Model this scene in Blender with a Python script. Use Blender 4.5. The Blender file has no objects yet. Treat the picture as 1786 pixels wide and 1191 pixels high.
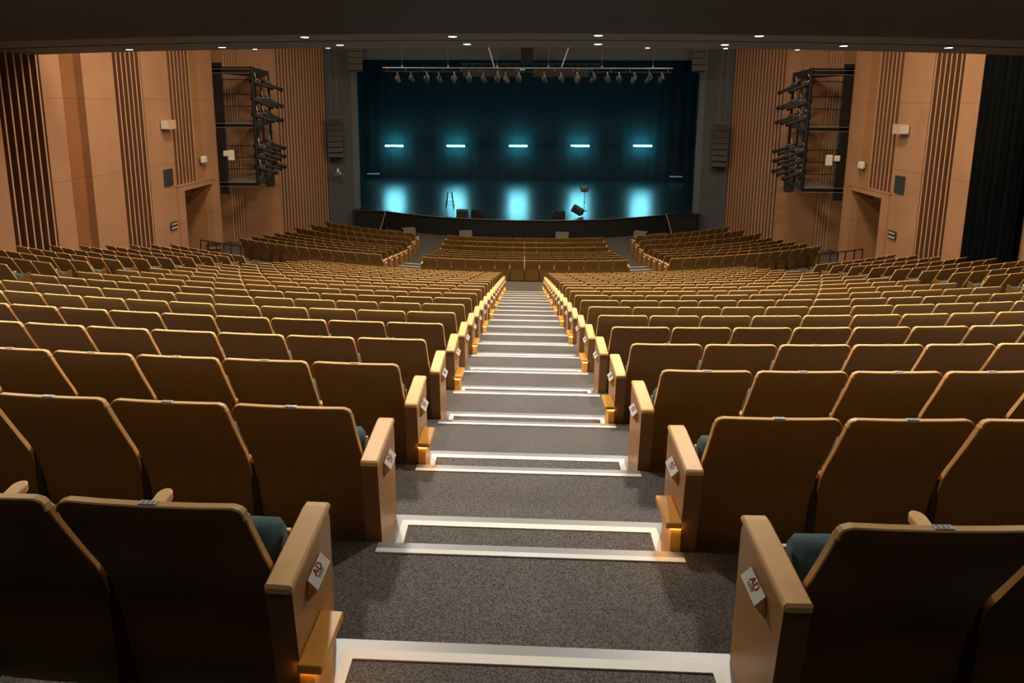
import bpy, bmesh, math, random
from mathutils import Vector, Matrix
from math import sin, cos, tan, asin, sqrt, pi, radians
random.seed(7)
SC = bpy.context.scene
COL = SC.collection

# ------------------------------------------------------------------ camera, world, exposure
CAM_X, CAM_Z = -0.039, 7.0
FPX, PP_X, PP_Y = 1100.0, 870.0, 362.87
PITCH, YAW, ROLL = 0.16567, -0.04067, 0.00485
Fv = Vector((sin(YAW)*cos(PITCH), cos(YAW)*cos(PITCH), -sin(PITCH)))
Rv = Vector((cos(YAW), -sin(YAW), 0)); Uv = Rv.cross(Fv)
R2 = Rv*cos(ROLL)+Uv*sin(ROLL); U2 = Uv*cos(ROLL)-Rv*sin(ROLL)
cd = bpy.data.cameras.new('camera'); cam = bpy.data.objects.new('camera', cd); COL.objects.link(cam)
m = Matrix((R2, U2, -Fv)).transposed().to_4x4(); m.translation = (CAM_X, 0, CAM_Z); cam.matrix_world = m
cd.sensor_width = 36; cd.lens = FPX/1786*36; cd.clip_end = 200; cd.clip_start = .05
cd.shift_x = (893-PP_X)/1786; cd.shift_y = -(595.5-PP_Y)/1786
SC.camera = cam
SC.view_settings.view_transform = 'Standard'; SC.view_settings.look = 'None'
SC.view_settings.exposure = 0.0; SC.view_settings.gamma = 1.0; SC.view_settings.use_curve_mapping = False
w = bpy.data.worlds.new('world'); SC.world = w; w.use_nodes = True
w.node_tree.nodes['Background'].inputs[0].default_value = (.02, .02, .022, 1)
w.node_tree.nodes['Background'].inputs[1].default_value = 0.2

def area(name, loc, size, power, color, rot=(0, 0, 0), sizey=None, spread=pi):
    l = bpy.data.lights.new(name, 'AREA'); l.energy = power; l.color = color; l.size = size; l.spread = spread
    if sizey: l.shape = 'RECTANGLE'; l.size_y = sizey
    o = bpy.data.objects.new(name, l); o.location = loc; o.rotation_euler = rot; COL.objects.link(o); return o
def spot(name, loc, power, color, angle=120, blend=.6, radius=.08, target=None):
    l = bpy.data.lights.new(name, 'SPOT'); l.energy = power; l.color = color
    l.spot_size = radians(angle); l.spot_blend = blend; l.shadow_soft_size = radius
    o = bpy.data.objects.new(name, l); o.location = loc; COL.objects.link(o)
    if target is not None: o.rotation_euler = (Vector(target)-Vector(loc)).to_track_quat('-Z', 'Y').to_euler()
    return o
WARM = (1.0, .79, .52); SOFTW = (1.0, .90, .76)
# house lights in the hall ceiling beyond the balcony
for x in (-7.5, 0, 7.5):
    area('house_light', (x, 13.2, 13.6), 1.6, 520, WARM)
    area('house_light', (x, 19.0, 13.6), 2.0, 520, WARM)
# wall grazers over the side walls
for s in (-1, 1):
    area('wall_washer', (s*8.5, 20.5, 12.6), 1.5, 330, WARM, rot=(0, s*radians(38), 0))
    area('wall_washer', (s*8.0, 31.5, 12.6), 1.2, 45, WARM, rot=(0, s*radians(30), 0))

# added unseen teal fill above the stage, lifts the floor's overall tone
for x in (-8, 0, 8): area('teal_stage_fill', (x, 45, 12.5), 3.0, 110, (.10, .60, .85))

# ------------------------------------------------------------------ materials
def mat(name, col, rough=.6, metal=0, spec=.5, noise=None, bump=None, emis=None, estr=0, coat=0):
    m = bpy.data.materials.new(name); m.use_nodes = True; nt = m.node_tree; b = nt.nodes['Principled BSDF']
    b.inputs['Base Color'].default_value = (*col, 1); b.inputs['Roughness'].default_value = rough
    b.inputs['Metallic'].default_value = metal; b.inputs['Specular IOR Level'].default_value = spec
    b.inputs['Coat Weight'].default_value = coat
    if emis: b.inputs['Emission Color'].default_value = (*emis, 1); b.inputs['Emission Strength'].default_value = estr
    if noise or bump:
        tc = nt.nodes.new('ShaderNodeTexCoord')
    if noise:                                   # (scale xyz, amount, detail)
        mp = nt.nodes.new('ShaderNodeMapping'); mp.inputs['Scale'].default_value = noise[0]
        nt.links.new(tc.outputs['Object'], mp.inputs['Vector'])
        n = nt.nodes.new('ShaderNodeTexNoise'); n.inputs['Scale'].default_value = 1; n.inputs['Detail'].default_value = noise[2]
        nt.links.new(mp.outputs[0], n.inputs['Vector'])
        r = nt.nodes.new('ShaderNodeValToRGB'); a = noise[1]
        r.color_ramp.elements[0].position = .3; r.color_ramp.elements[1].position = .7
        r.color_ramp.elements[0].color = (*[c*(1-a) for c in col], 1); r.color_ramp.elements[1].color = (*[min(1, c*(1+a)) for c in col], 1)
        nt.links.new(n.outputs['Fac'], r.inputs[0]); nt.links.new(r.outputs[0], b.inputs['Base Color'])
    if bump:
        n2 = nt.nodes.new('ShaderNodeTexNoise'); n2.inputs['Scale'].default_value = bump[0]; n2.inputs['Detail'].default_value = 4
        nt.links.new(tc.outputs['Object'], n2.inputs['Vector'])
        bp = nt.nodes.new('ShaderNodeBump'); bp.inputs['Strength'].default_value = bump[1]; bp.inputs['Distance'].default_value = .01
        nt.links.new(n2.outputs['Fac'], bp.inputs['Height']); nt.links.new(bp.outputs[0], b.inputs['Normal'])
    return m
M = {}
M['veneer'] = mat('back_veneer', (.225, .120, .026), .38, noise=((14, 14, 90), .10, 3))
M['edge'] = mat('light_wood', (.80, .475, .195), .42, spec=.3, noise=((4, 4, 60), .06, 3))
M['panel'] = mat('panel_wood', (.40, .195, .055), .36, spec=.35, noise=((30, 4, 4), .08, 3))
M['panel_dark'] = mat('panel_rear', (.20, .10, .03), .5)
M['hood'] = mat('hood_wood', (.76, .36, .06), .4)
M['teal'] = mat('teal_fabric', (.075, .125, .13), .95, noise=((160, 160, 160), .25, 2))
M['black'] = mat('black_metal', (.014, .014, .016), .45, metal=.4)
M['blackpl'] = mat('black_plastic', (.02, .02, .022), .55)
M['standard'] = mat('seat_standard', (.03, .024, .02), .6)
M['silver'] = mat('silver', (.55, .56, .58), .3, metal=.8)
M['plate'] = mat('number_plate', (.62, .66, .70), .35, metal=.5)
M['array_edge'] = mat('array_edge', (.11, .11, .12), .5, metal=.5)
M['can'] = mat('can_grey', (.11, .11, .12), .5, metal=.3)
M['white'] = mat('white_plastic', (.75, .74, .70), .5)
M['beige'] = mat('beige_plastic', (.60, .40, .27), .55)
M['red'] = mat('red_ink', (.65, .03, .03), .5)
M['ink'] = mat('grey_ink', (.25, .25, .25), .5)
M['nose'] = mat('nosing_metal', (.30, .30, .30), .45, metal=.3)
M['strip'] = mat('white_grip', (.82, .80, .76), .6)
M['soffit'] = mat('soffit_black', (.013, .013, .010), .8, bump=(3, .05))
M['strip_ceiling_lit'] = mat('soffit_strip_lit', (.11, .11, .125), .8)  # lighter grey puts the downlights' glow into the strips' colour
M['groove'] = mat('groove', (.002, .002, .002), .9)
M['plain_ceiling'] = mat('ceiling_paint', (.35, .28, .22), .8)
M['prosc'] = mat('proscenium_grey', (.076, .088, .112), .8, noise=((2, 2, 2), .08, 3))
M['prosc2'] = mat('proscenium_edge', (.12, .14, .16), .7)
M['stageblack'] = mat('stage_black', (.006, .0065, .008), .85)
M['darkpanel'] = mat('dark_panel', (.03, .036, .040), .7)
M['deck'] = mat('deck_board', (.20, .16, .11), .7, noise=((6, 6, 6), .3, 4))
M['railm'] = mat('rail_brown', (.05, .022, .014), .45, metal=.3)
M['tan'] = mat('tan_trim', (.42, .27, .14), .5)
M['curtain'] = mat('black_curtain', (.0022, .0028, .004), .9, spec=.1, noise=((5, 5, 1), .3, 3))
M['grey_box'] = mat('grey_cloth', (.21, .19, .17), .85, noise=((30, 30, 30), .15, 2))
M['lamp_on'] = mat('downlight_lens', (1, 1, 1), .5, emis=(1, .93, .82), estr=28)
M['warm_lens'] = mat('step_light_lens', (1, .8, .4), .5, emis=(1, .55, .12), estr=15)
M['led'] = mat('led_bar_glow', (.5, .9, 1), .5, emis=(.07, .72, .95), estr=60)
M['ledwhite'] = mat('led_bar_core', (.8, .95, 1), .5, emis=(.24, .82, 1.0), estr=190)
M['leddim'] = mat('dim_marker', (.3, .5, .55), .5, emis=(.25, .5, .55), estr=.25)

def carpet():
    m = bpy.data.materials.new('carpet'); m.use_nodes = True; nt = m.node_tree; b = nt.nodes['Principled BSDF']
    b.inputs['Roughness'].default_value = .95; b.inputs['Specular IOR Level'].default_value = .15
    tc = nt.nodes.new('ShaderNodeTexCoord')
    n = nt.nodes.new('ShaderNodeTexNoise'); n.inputs['Scale'].default_value = 150; n.inputs['Detail'].default_value = 4
    n3 = nt.nodes.new('ShaderNodeTexNoise'); n3.inputs['Scale'].default_value = 1.6; n3.inputs['Detail'].default_value = 4
    nt.links.new(tc.outputs['Object'], n.inputs['Vector']); nt.links.new(tc.outputs['Object'], n3.inputs['Vector'])
    r = nt.nodes.new('ShaderNodeValToRGB')
    r.color_ramp.elements[0].position = .36; r.color_ramp.elements[0].color = (.074, .066, .063, 1)
    r.color_ramp.elements[1].position = .66; r.color_ramp.elements[1].color = (.222, .200, .188, 1)
    nt.links.new(n.outputs['Fac'], r.inputs[0])
    mx = nt.nodes.new('ShaderNodeMix'); mx.data_type = 'RGBA'; mx.blend_type = 'MULTIPLY'; mx.inputs[0].default_value = .35
    nt.links.new(r.outputs[0], mx.inputs[6]); nt.links.new(n3.outputs['Fac'], mx.inputs[7]); nt.links.new(mx.outputs[2], b.inputs['Base Color'])
    bp = nt.nodes.new('ShaderNodeBump'); bp.inputs['Strength'].default_value = .5; bp.inputs['Distance'].default_value = .006
    nt.links.new(n.outputs['Fac'], bp.inputs['Height']); nt.links.new(bp.outputs[0], b.inputs['Normal'])
    return m
M['carpet'] = carpet()

def wallmat(name, col, joint=2.35):
    m = bpy.data.materials.new(name); m.use_nodes = True; nt = m.node_tree; b = nt.nodes['Principled BSDF']
    b.inputs['Roughness'].default_value = .62; b.inputs['Specular IOR Level'].default_value = .3
    tc = nt.nodes.new('ShaderNodeTexCoord'); sp = nt.nodes.new('ShaderNodeSeparateXYZ'); nt.links.new(tc.outputs['Object'], sp.inputs[0])
    d = nt.nodes.new('ShaderNodeMath'); d.operation = 'DIVIDE'; d.inputs[1].default_value = joint; nt.links.new(sp.outputs['Z'], d.inputs[0])
    fr = nt.nodes.new('ShaderNodeMath'); fr.operation = 'FRACT'; nt.links.new(d.outputs[0], fr.inputs[0])
    lt = nt.nodes.new('ShaderNodeMath'); lt.operation = 'LESS_THAN'; lt.inputs[1].default_value = .008; nt.links.new(fr.outputs[0], lt.inputs[0])
    n = nt.nodes.new('ShaderNodeTexNoise'); n.inputs['Scale'].default_value = .9; n.inputs['Detail'].default_value = 5
    nt.links.new(tc.outputs['Object'], n.inputs['Vector'])
    r = nt.nodes.new('ShaderNodeValToRGB')
    r.color_ramp.elements[0].position = .3; r.color_ramp.elements[0].color = (*[c*.90 for c in col], 1)
    r.color_ramp.elements[1].position = .7; r.color_ramp.elements[1].color = (*[c*1.07 for c in col], 1)
    nt.links.new(n.outputs['Fac'], r.inputs[0])
    mx = nt.nodes.new('ShaderNodeMix'); mx.data_type = 'RGBA'; nt.links.new(lt.outputs[0], mx.inputs[0])
    nt.links.new(r.outputs[0], mx.inputs[6]); mx.inputs[7].default_value = (*[c*.6 for c in col], 1)
    nt.links.new(mx.outputs[2], b.inputs['Base Color'])
    return m
M['wall'] = wallmat('terracotta_panel', (.45, .240, .138))
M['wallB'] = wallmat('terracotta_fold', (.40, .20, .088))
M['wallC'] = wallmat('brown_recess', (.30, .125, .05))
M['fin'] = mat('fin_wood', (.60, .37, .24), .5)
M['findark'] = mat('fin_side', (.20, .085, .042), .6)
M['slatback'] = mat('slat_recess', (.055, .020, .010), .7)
M['slatwood'] = mat('slat_wood', (.50, .275, .165), .5, noise=((6, 6, 1), .08, 3))

def stagefloor():
    m = bpy.data.materials.new('stage_floor'); m.use_nodes = True; nt = m.node_tree; b = nt.nodes['Principled BSDF']
    tc = nt.nodes.new('ShaderNodeTexCoord'); mp = nt.nodes.new('ShaderNodeMapping'); mp.inputs['Scale'].default_value = (.5, 1.6, 1)
    nt.links.new(tc.outputs['Object'], mp.inputs[0])
    n = nt.nodes.new('ShaderNodeTexNoise'); n.inputs['Scale'].default_value = 1.5; n.inputs['Detail'].default_value = 6
    nt.links.new(mp.outputs[0], n.inputs['Vector'])
    r = nt.nodes.new('ShaderNodeMapRange'); r.inputs[3].default_value = .280; r.inputs[4].default_value = .290
    nt.links.new(n.outputs['Fac'], r.inputs[0]); nt.links.new(r.outputs[0], b.inputs['Roughness'])
    c = nt.nodes.new('ShaderNodeValToRGB')
    c.color_ramp.elements[0].position = .35; c.color_ramp.elements[0].color = (.014, .015, .018, 1)
    c.color_ramp.elements[1].position = .75; c.color_ramp.elements[1].color = (.038, .037, .036, 1)
    nt.links.new(n.outputs['Fac'], c.inputs[0]); nt.links.new(c.outputs[0], b.inputs['Base Color'])
    return m
M['stagefloor'] = stagefloor()

# ------------------------------------------------------------------ helpers
class MB:
    def __init__(s): s.v = []; s.f = []; s.mi = []; s.mats = []; s.sm = []
    def mid(s, m):
        if m not in s.mats: s.mats.append(m)
        return s.mats.index(m)
    def add(s, vs, fs, m, T=None, smooth=False):
        b = len(s.v); i = s.mid(m)
        s.v += [tuple(T @ Vector(v)) if T is not None else tuple(v) for v in vs]
        for f in fs: s.f.append([b+k for k in f]); s.mi.append(i); s.sm.append(smooth)
    def box(s, x0, x1, y0, y1, z0, z1, m, T=None):
        s.add([(x0, y0, z0), (x1, y0, z0), (x1, y1, z0), (x0, y1, z0), (x0, y0, z1), (x1, y0, z1), (x1, y1, z1), (x0, y1, z1)],
              [(0, 3, 2, 1), (4, 5, 6, 7), (0, 1, 5, 4), (1, 2, 6, 5), (2, 3, 7, 6), (3, 0, 4, 7)], m, T)
    def bbox(s, x0, x1, y0, y1, z0, z1, m, c=.008, T=None):    # box with chamfered edges
        def rect(e, z):
            return [(x0+e, y0, z), (x1-e, y0, z), (x1, y0+e, z), (x1, y1-e, z), (x1-e, y1, z), (x0+e, y1, z), (x0, y1-e, z), (x0, y0+e, z)]
        def inr(z): return [(x0+c*1.4, y0+c, z), (x1-c*1.4, y0+c, z), (x1-c, y0+c*1.4, z), (x1-c, y1-c*1.4, z), (x1-c*1.4, y1-c, z), (x0+c*1.4, y1-c, z), (x0+c, y1-c*1.4, z), (x0+c, y0+c*1.4, z)]
        rings = [inr(z0), rect(c, z0+c), rect(c, z1-c), inr(z1)]
        vs = sum(rings, []); fs = [tuple(range(7, -1, -1)), tuple(range(24, 32))]
        for r in range(3):
            for i in range(8):
                j = (i+1) % 8; fs.append((r*8+i, r*8+j, r*8+8+j, r*8+8+i))
        s.add(vs, fs, m, T)
    def prism(s, pts, z0, z1, m, T=None):                       # polygon in xy (ccw)
        n = len(pts); vs = [(x, y, z0) for x, y in pts]+[(x, y, z1) for x, y in pts]
        s.add(vs, [tuple(range(n-1, -1, -1)), tuple(range(n, 2*n))]+[(i, (i+1) % n, n+(i+1) % n, n+i) for i in range(n)], m, T)
    def prismx(s, pts, x0, x1, m, T=None):                      # polygon in yz extruded along x
        n = len(pts); vs = [(x0, y, z) for y, z in pts]+[(x1, y, z) for y, z in pts]
        s.add(vs, [tuple(range(n-1, -1, -1)), tuple(range(n, 2*n))]+[(i, (i+1) % n, n+(i+1) % n, n+i) for i in range(n)], m, T)
    def tube(s, p, q, r, m, r2=None, n=8, cap=True):
        p = Vector(p); q = Vector(q); r2 = r if r2 is None else r2; d = (q-p).normalized()
        a = d.orthogonal().normalized(); b = d.cross(a); vs = []
        for P, rr in ((p, r), (q, r2)):
            for i in range(n): t = 2*pi*i/n; vs.append(P+a*cos(t)*rr+b*sin(t)*rr)
        s.add(vs, [(i, (i+1) % n, n+(i+1) % n, n+i) for i in range(n)], m, smooth=True)
        if cap: s.add(vs, [tuple(range(n-1, -1, -1)), tuple(range(n, 2*n))], m)
    def build(s, name, parent=None, loc=None):
        me = bpy.data.meshes.new(name); me.from_pydata(s.v, [], s.f)
        for mm in s.mats: me.materials.append(mm)
        me.polygons.foreach_set('material_index', s.mi); me.polygons.foreach_set('use_smooth', s.sm)
        me.update()
        o = bpy.data.objects.new(name, me); COL.objects.link(o)
        if parent: o.parent = parent
        if loc: o.location = loc
        return o
def tag(o, label, cat, group=None, kind=None):
    if label: o['label'] = label
    if cat: o['category'] = cat
    if group: o['group'] = group
    if kind: o['kind'] = kind
    return o
def struct(o): o['kind'] = 'structure'; return o
def empty(name, loc=(0, 0, 0), rz=0):
    o = bpy.data.objects.new(name, None); COL.objects.link(o); o.location = loc; o.rotation_euler = (0, 0, rz); o.empty_display_size = .2; return o
def copy_tree(o, parent=None):
    c = o.copy(); COL.objects.link(c)
    if parent: c.parent = parent
    for ch in KIDS.get(o.name, []): copy_kids(o, c)
    return c
def kids(o, allobj): return [x for x in allobj if x.parent == o]
def ordn(n):
    return ['zeroth', 'first', 'second', 'third', 'fourth', 'fifth', 'sixth', 'seventh', 'eighth', 'ninth', 'tenth', 'eleventh', 'twelfth', 'thirteenth',
            'fourteenth', 'fifteenth', 'sixteenth', 'seventeenth', 'eighteenth', 'nineteenth', 'twentieth'][n]
def T_at(loc, rz): return Matrix.Translation(loc) @ Matrix.Rotation(rz, 4, 'Z')
def proj(p):
    v = Vector(p)-Vector((CAM_X, 0, CAM_Z)); z = v.dot(Fv)
    return (PP_X+FPX*v.dot(R2)/z, PP_Y-FPX*v.dot(U2)/z, z)

# ------------------------------------------------------------------ the rake
YC = 43.99                                     # common centre of the main rows
def LV(k): return CAM_Z-(1.94365+.23092*(k-1)+.00034*(k-1)**2)    # floor height of main row k
def YN(k): return 2.50334+.98974*(k-1)          # front edge of level k on the axis
def off(x, Y0, yc=YC): R = yc-Y0; return R-sqrt(R*R-x*x)
YCF = 47.0
ZF = {1: -.20, 2: -.195, 3: -.19, 4: -.165, 5: -.005, 6: .148, 7: .312, 8: .456}     # floors of the front rows
def YF(i): return 22.287+(8-i)*.9826
STAGE_Z = CAM_Z-6.15
W = 13.2                                       # side wall plane

fl = MB()
def arcpts(Y0, yc, x0, x1, n=24): return [(x0+(x1-x0)*i/n, Y0+off(x0+(x1-x0)*i/n, Y0, yc)) for i in range(n+1)]
HW = 14.8
prev = arcpts(-3, YC, -HW, HW)
for k in range(-2, 20):
    nx = arcpts(YN(k), YC, -HW, HW)
    fl.prism(prev+nx[::-1], LV(k)-.6, LV(k), M['carpet']); prev = nx
nx = arcpts(YF(8)+.04, YCF, -HW, HW); fl.prism(prev+nx[::-1], LV(20)-.6, LV(20), M['carpet']); prev = nx
for i in range(8, 1, -1):
    nx = arcpts(YF(i-1)+.04, YCF, -HW, HW); fl.prism(prev+nx[::-1], ZF[i]-.6, ZF[i], M['carpet']); prev = nx
nx = [(-HW, 37.5), (HW, 37.5)]; fl.prism(prev+nx[::-1], ZF[1]-.6, ZF[1], M['carpet'])
struct(fl.build('floor'))

# ------------------------------------------------------------------ theatre seat
PITCHW = .545
PROF = [(0, .900), (.006, .868), (.022, .825), (.055, .757), (.100, .668), (.140, .592), (.172, .520), (.190, .450), (.203, .37), (.213, .28), (.228, .18), (.243, .07)]
def back_mesh(mb, T=None, lo=False, wd=.522):
    prof = PROF if not lo else [PROF[i] for i in (0, 2, 4, 6, 8, 11)]
    rc = .036; h = wd/2
    if not lo: xs = [-h, -h+.005, -h+.014, -h+rc, -h*.5, 0, h*.5, h-rc, h-.014, h-.005, h]
    else: xs = [-h, -h+rc*.5, h-rc*.5, h]
    def ztop(x):
        e = abs(x)-(h-rc)
        return 0 if e <= 0 else rc-sqrt(max(rc*rc-e*e, 0))
    def pt(x, j, th, inset):
        y, z = prof[j]
        if j == 0: z -= ztop(x)
        if j == 1 and not lo: z = min(z, .9-ztop(x)-.001)
        x2 = x*(1-inset/h); z2 = z-(inset if j == 0 else 0)
        if j == len(prof)-1: z2 += inset
        return (x2, y+th-.010*(1-(x/h)**2), z2)
    nx, nz = len(xs), len(prof)
    def grid(th, ins): return [pt(x, j, th, ins) for j in range(nz) for x in xs]
    c = .0035
    g0, g1, g2, g3 = grid(0, c), grid(c*.9, 0), grid(.026-c, 0), grid(.026, c)
    def faces(flip):
        fs = []
        for j in range(nz-1):
            for i in range(nx-1):
                q = (j*nx+i, (j+1)*nx+i, (j+1)*nx+i+1, j*nx+i+1); fs.append(q[::-1] if flip else q)
        return fs
    mb.add(g0, faces(False), M['veneer'], T, True); mb.add(g3, faces(True), M['edge'], T, True)
    ring = [i for i in range(nx)]+[j*nx+nx-1 for j in range(1, nz)]+[(nz-1)*nx+i for i in range(nx-2, -1, -1)]+[j*nx for j in range(nz-2, 0, -1)]
    n = len(ring)
    layers = (g0, g1, g2, g3) if not lo else (g0, g3)
    vs = sum([[g[i] for i in ring] for g in layers], []); fs = []
    for r in range(len(layers)-1):
        for i in range(n): j = (i+1) % n; fs.append((r*n+i, r*n+j, (r+1)*n+j, (r+1)*n+i))
    mb.add(vs, fs, M['edge'], T)
def pad_mesh(mb, T=None, lo=False):
    P = [p for p in PROF if .44 < p[1] < .84]
    pts = [(y+.028, z) for y, z in P]+[(y+.062, z) for y, z in P[::-1]]
    mb.prismx(pts, -.225, .225, M['teal'], T)
def cushion_mesh(mb, T=None, lo=False):         # seat folded up, rounded upper edge
    pts = [(.235, .33)]+[(.290+.055*cos(t), .600+.055*sin(t)) for t in [pi*k/8 for k in range(8, -1, -1)]]+[(.352, .56), (.365, .48), (.35, .38), (.33, .33)]
    if lo: pts = pts[::2]
    n = len(pts); xs = (-.222, -.205, .205, .222); cy = .29; cz = .52; vs = []
    for i, x in enumerate(xs):
        k = .86 if i in (0, 3) else 1
        vs += [(x, cy+(y-cy)*k, cz+(z-cz)*k) for y, z in pts]
    fs = [tuple(range(n)), tuple(range(4*n-1, 3*n-1, -1))]
    for r in range(3): fs += [(r*n+(i+1) % n, r*n+i, (r+1)*n+i, (r+1)*n+(i+1) % n) for i in range(n)]
    mb.add(vs, fs, M['teal'], T, True)
def shell_mesh(mb, T=None):
    mb.box(-.222, .222, .358, .372, .32, .57, M['edge'], T)
def arm_mesh(mb, x, T=None):
    hw = .027; plan = [(x-hw*.8, .190), (x, .184), (x+hw*.8, .190)]+[(x+hw*cos(a), .478+hw*sin(a)) for a in [pi*k/10 for k in range(11)]]
    def zt(y): return .543+(y-.165)*.18
    n = len(plan); cx = x; cy = .32; c = .004
    def rg(k, dz): return [(cx+(px-cx)*k, cy+(py-cy)*(1-(1-k)*.3), zt(py)+dz) for px, py in plan]
    vs = rg(.9, -.030)+rg(1, -.026)+rg(1, -c)+rg(.86, 0)
    fs = [tuple(range(n-1, -1, -1)), tuple(range(3*n, 4*n))]
    for q in range(3): fs += [(q*n+i, q*n+(i+1) % n, (q+1)*n+(i+1) % n, (q+1)*n+i) for i in range(n)]
    mb.add(vs, fs, M['edge'], T)
def standard_mesh(mb, x, T=None):
    mb.prismx([(.20, 0), (.42, 0), (.40, .57), (.19, .51)], x-.016, x+.016, M['standard'], T)
def plate_mesh(mb, T=None): mb.box(-.024, .024, -.004, .012, .899, .9035, M['plate'], T); mb.box(-.017, -.010, -.002, .010, .9035, .904, M['ink'], T); mb.box(-.003, .004, -.002, .010, .9035, .904, M['ink'], T); mb.box(.010, .015, -.002, .010, .9035, .904, M['ink'], T)
# row end panel: side s = -1/+1 is the side of the seat (local x) that it closes
PX0, PX1 = .277, .352
def panel_mesh(mb, s, T=None, lo=False):
    a, b = sorted((s*PX0, s*PX1))
    pr = [(.120, 0), (.385, 0), (.372, .62), (.360, .645), (.055, .611)]
    mb.prismx(pr, a+.001, b-.001, M['panel'], T)
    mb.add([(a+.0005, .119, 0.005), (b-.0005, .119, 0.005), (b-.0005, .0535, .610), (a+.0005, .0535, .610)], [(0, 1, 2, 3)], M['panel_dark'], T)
def side_panel_mesh(mb, s, T=None):
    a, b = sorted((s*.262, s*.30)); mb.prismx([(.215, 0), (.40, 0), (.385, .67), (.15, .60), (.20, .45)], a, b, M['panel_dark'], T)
def panelcap_mesh(mb, s, T=None, lo=False):
    a, b = sorted((s*PX0, s*PX1)); a -= .002; b += .002
    if lo:
        mb.prismx([(.045, .610), (.366, .645), (.375, .64), (.36, .672), (.05, .632)], a, b, M['edge'], T); return
    pr0 = [(.047, .612), (.366, .646), (.381, .650), (.382, .658), (.368, .670), (.345, .672), (.053, .636), (.045, .629)]
    n = len(pr0); c = .006; cy, cz = .2, .63; vs = []
    for i, x in enumerate((a, a+c, b-c, b)):
        k = c if i in (0, 3) else 0
        vs += [(y-(k if y > cy else -k), z-(k if z > .60+(y*.11) else -k)) for y, z in pr0] and [(x, y+(-k if y > .3 else (k if y < .1 else 0)), z+(-k if (y, z) in pr0[3:7] else k*.5)) for y, z in pr0]
    fs = [tuple(range(n-1, -1, -1)), tuple(range(3*n, 4*n))]
    for r in range(3): fs += [(r*n+i, r*n+(i+1) % n, (r+1)*n+(i+1) % n, (r+1)*n+i) for i in range(n)]
    mb.add(vs, fs, M['edge'], T)
def plaque_mesh(mb, s, T=None):                 # wedge with an upward tilted white face
    x = s*PX1
    vs = [(x, .16, .525), (x, .27, .532), (x, .27, .497), (x, .16, .490), (x+s*.002, .16, .562), (x+s*.002, .27, .569), (x+s*.032, .27, .538), (x+s*.032, .16, .531)]
    fs = [(4, 5, 6, 7), (0, 1, 5, 4), (2, 3, 7, 6), (0, 4, 7, 3), (1, 2, 6, 5)]
    if s > 0: fs = [f[::-1] for f in fs]
    mb.add(vs, fs[:1], M['white'], T); mb.add(vs, fs[1:], M['edge'], T)
def letters_mesh(mb, s, T=None):
    # frame on the tilted face: u along the row direction read from the aisle, v up
    x = s*PX1
    o = Vector((x+s*.0175, .2155, .5494)); up = Vector((-s*.030, 0, .031)).normalized()
    u = Vector((0, -1 if s < 0 else 1, 0)); u = (u+Vector((0, 0, u.y*.064))).normalized(); n = Vector((s*.031, 0, .030)).normalized()
    def stroke(a, b, wd, m):
        A = o+u*a[0]*.85+up*a[1]*.55+n*.0009; B = o+u*b[0]*.85+up*b[1]*.55+n*.0009; d = (B-A).normalized(); k = n.cross(d).normalized()*wd/2
        vs = [A-k, B-k, B+k, A+k]; vs2 = [v+n*.0008 for v in vs]
        mb.add(vs+vs2, [(4, 5, 6, 7), (7, 6, 5, 4), (0, 1, 5, 4), (1, 2, 6, 5), (2, 3, 7, 6), (3, 0, 4, 7)], m, T)
    w1 = .0040
    stroke((-.026, .000), (-.015, .034), w1, M['red']); stroke((-.015, .034), (-.004, .000), w1, M['red']); stroke((-.021, .012), (-.009, .012), w1*.8, M['red'])
    D = [(.004, 0), (.004, .034), (.014, .034), (.023, .026), (.023, .008), (.014, 0), (.004, 0)]
    for a, b in zip(D, D[1:]): stroke(a, b, w1, M['red'])
    for k in range(4): stroke((-.022+k*.011, -.010), (-.015+k*.011, -.010), .004, M['ink'])
    stroke((-.022, -.020), (.018, -.020), .0018, M['ink'])
def hood_mesh(mb, s, T=None):
    a, b = sorted((s*PX1, s*(PX1+.072))); mb.bbox(a, b, .055, .255, .352, .380, M['hood'], .003, T)
def lightbody_mesh(mb, s, T=None):
    a, b = sorted((s*PX1, s*(PX1+.044))); mb.box(a, b, .075, .225, .02, .335, M['hood'], T)
def lens_mesh(mb, s, T=None):
    a, b = sorted((s*PX1, s*(PX1+.058))); mb.box(a, b, .066, .235, .346, .3535, M['warm_lens'], T)

def seat_spec():
    S = []          # block, row, col, ncols, X, Y, Z, rz, panelside(list), lit side
    def row(block, k, Y0, yc, z, xstart, n, s):
        R = yc-Y0; th0 = asin(xstart/R)
        for c in range(n):
            th = th0+(c+.5)*PITCHW/R
            if s == 0: th = (c-(n-1)/2)*PITCHW/R
            t = th*(s if s else 1)
            S.append(dict(block=block, row=k, col=c+1, n=n, x=R*sin(t), y=yc-R*cos(t), z=z, rz=t, s=s,
                          ends=[-s] if (s and c == 0) else ([s] if (s and c == n-1) else ([-1] if c == 0 else ([1] if c == n-1 else [])))))
    for s in (-1, 1):
        nm = 'left' if s < 0 else 'right'
        for k in range(1, 21): row('main '+nm, k, YN(k-1)-.0605, YC, LV(k), .745, 13, s)
        for k in range(6, 19): row('wall '+nm, k, YN(k-1)-.0605, YC, LV(k), 9.33, 7, s)
        for i, n in zip(range(1, 9), (11, 12, 13, 13, 13, 13, 13, 13)): row('front '+nm, i, YF(i), YCF, ZF[i], 5.38, n, s)
    for i in range(1, 9): row('front centre', i, YF(i), YCF, ZF[i], 0.01, 14, 0)
    return S
SEATS = seat_spec()
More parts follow.
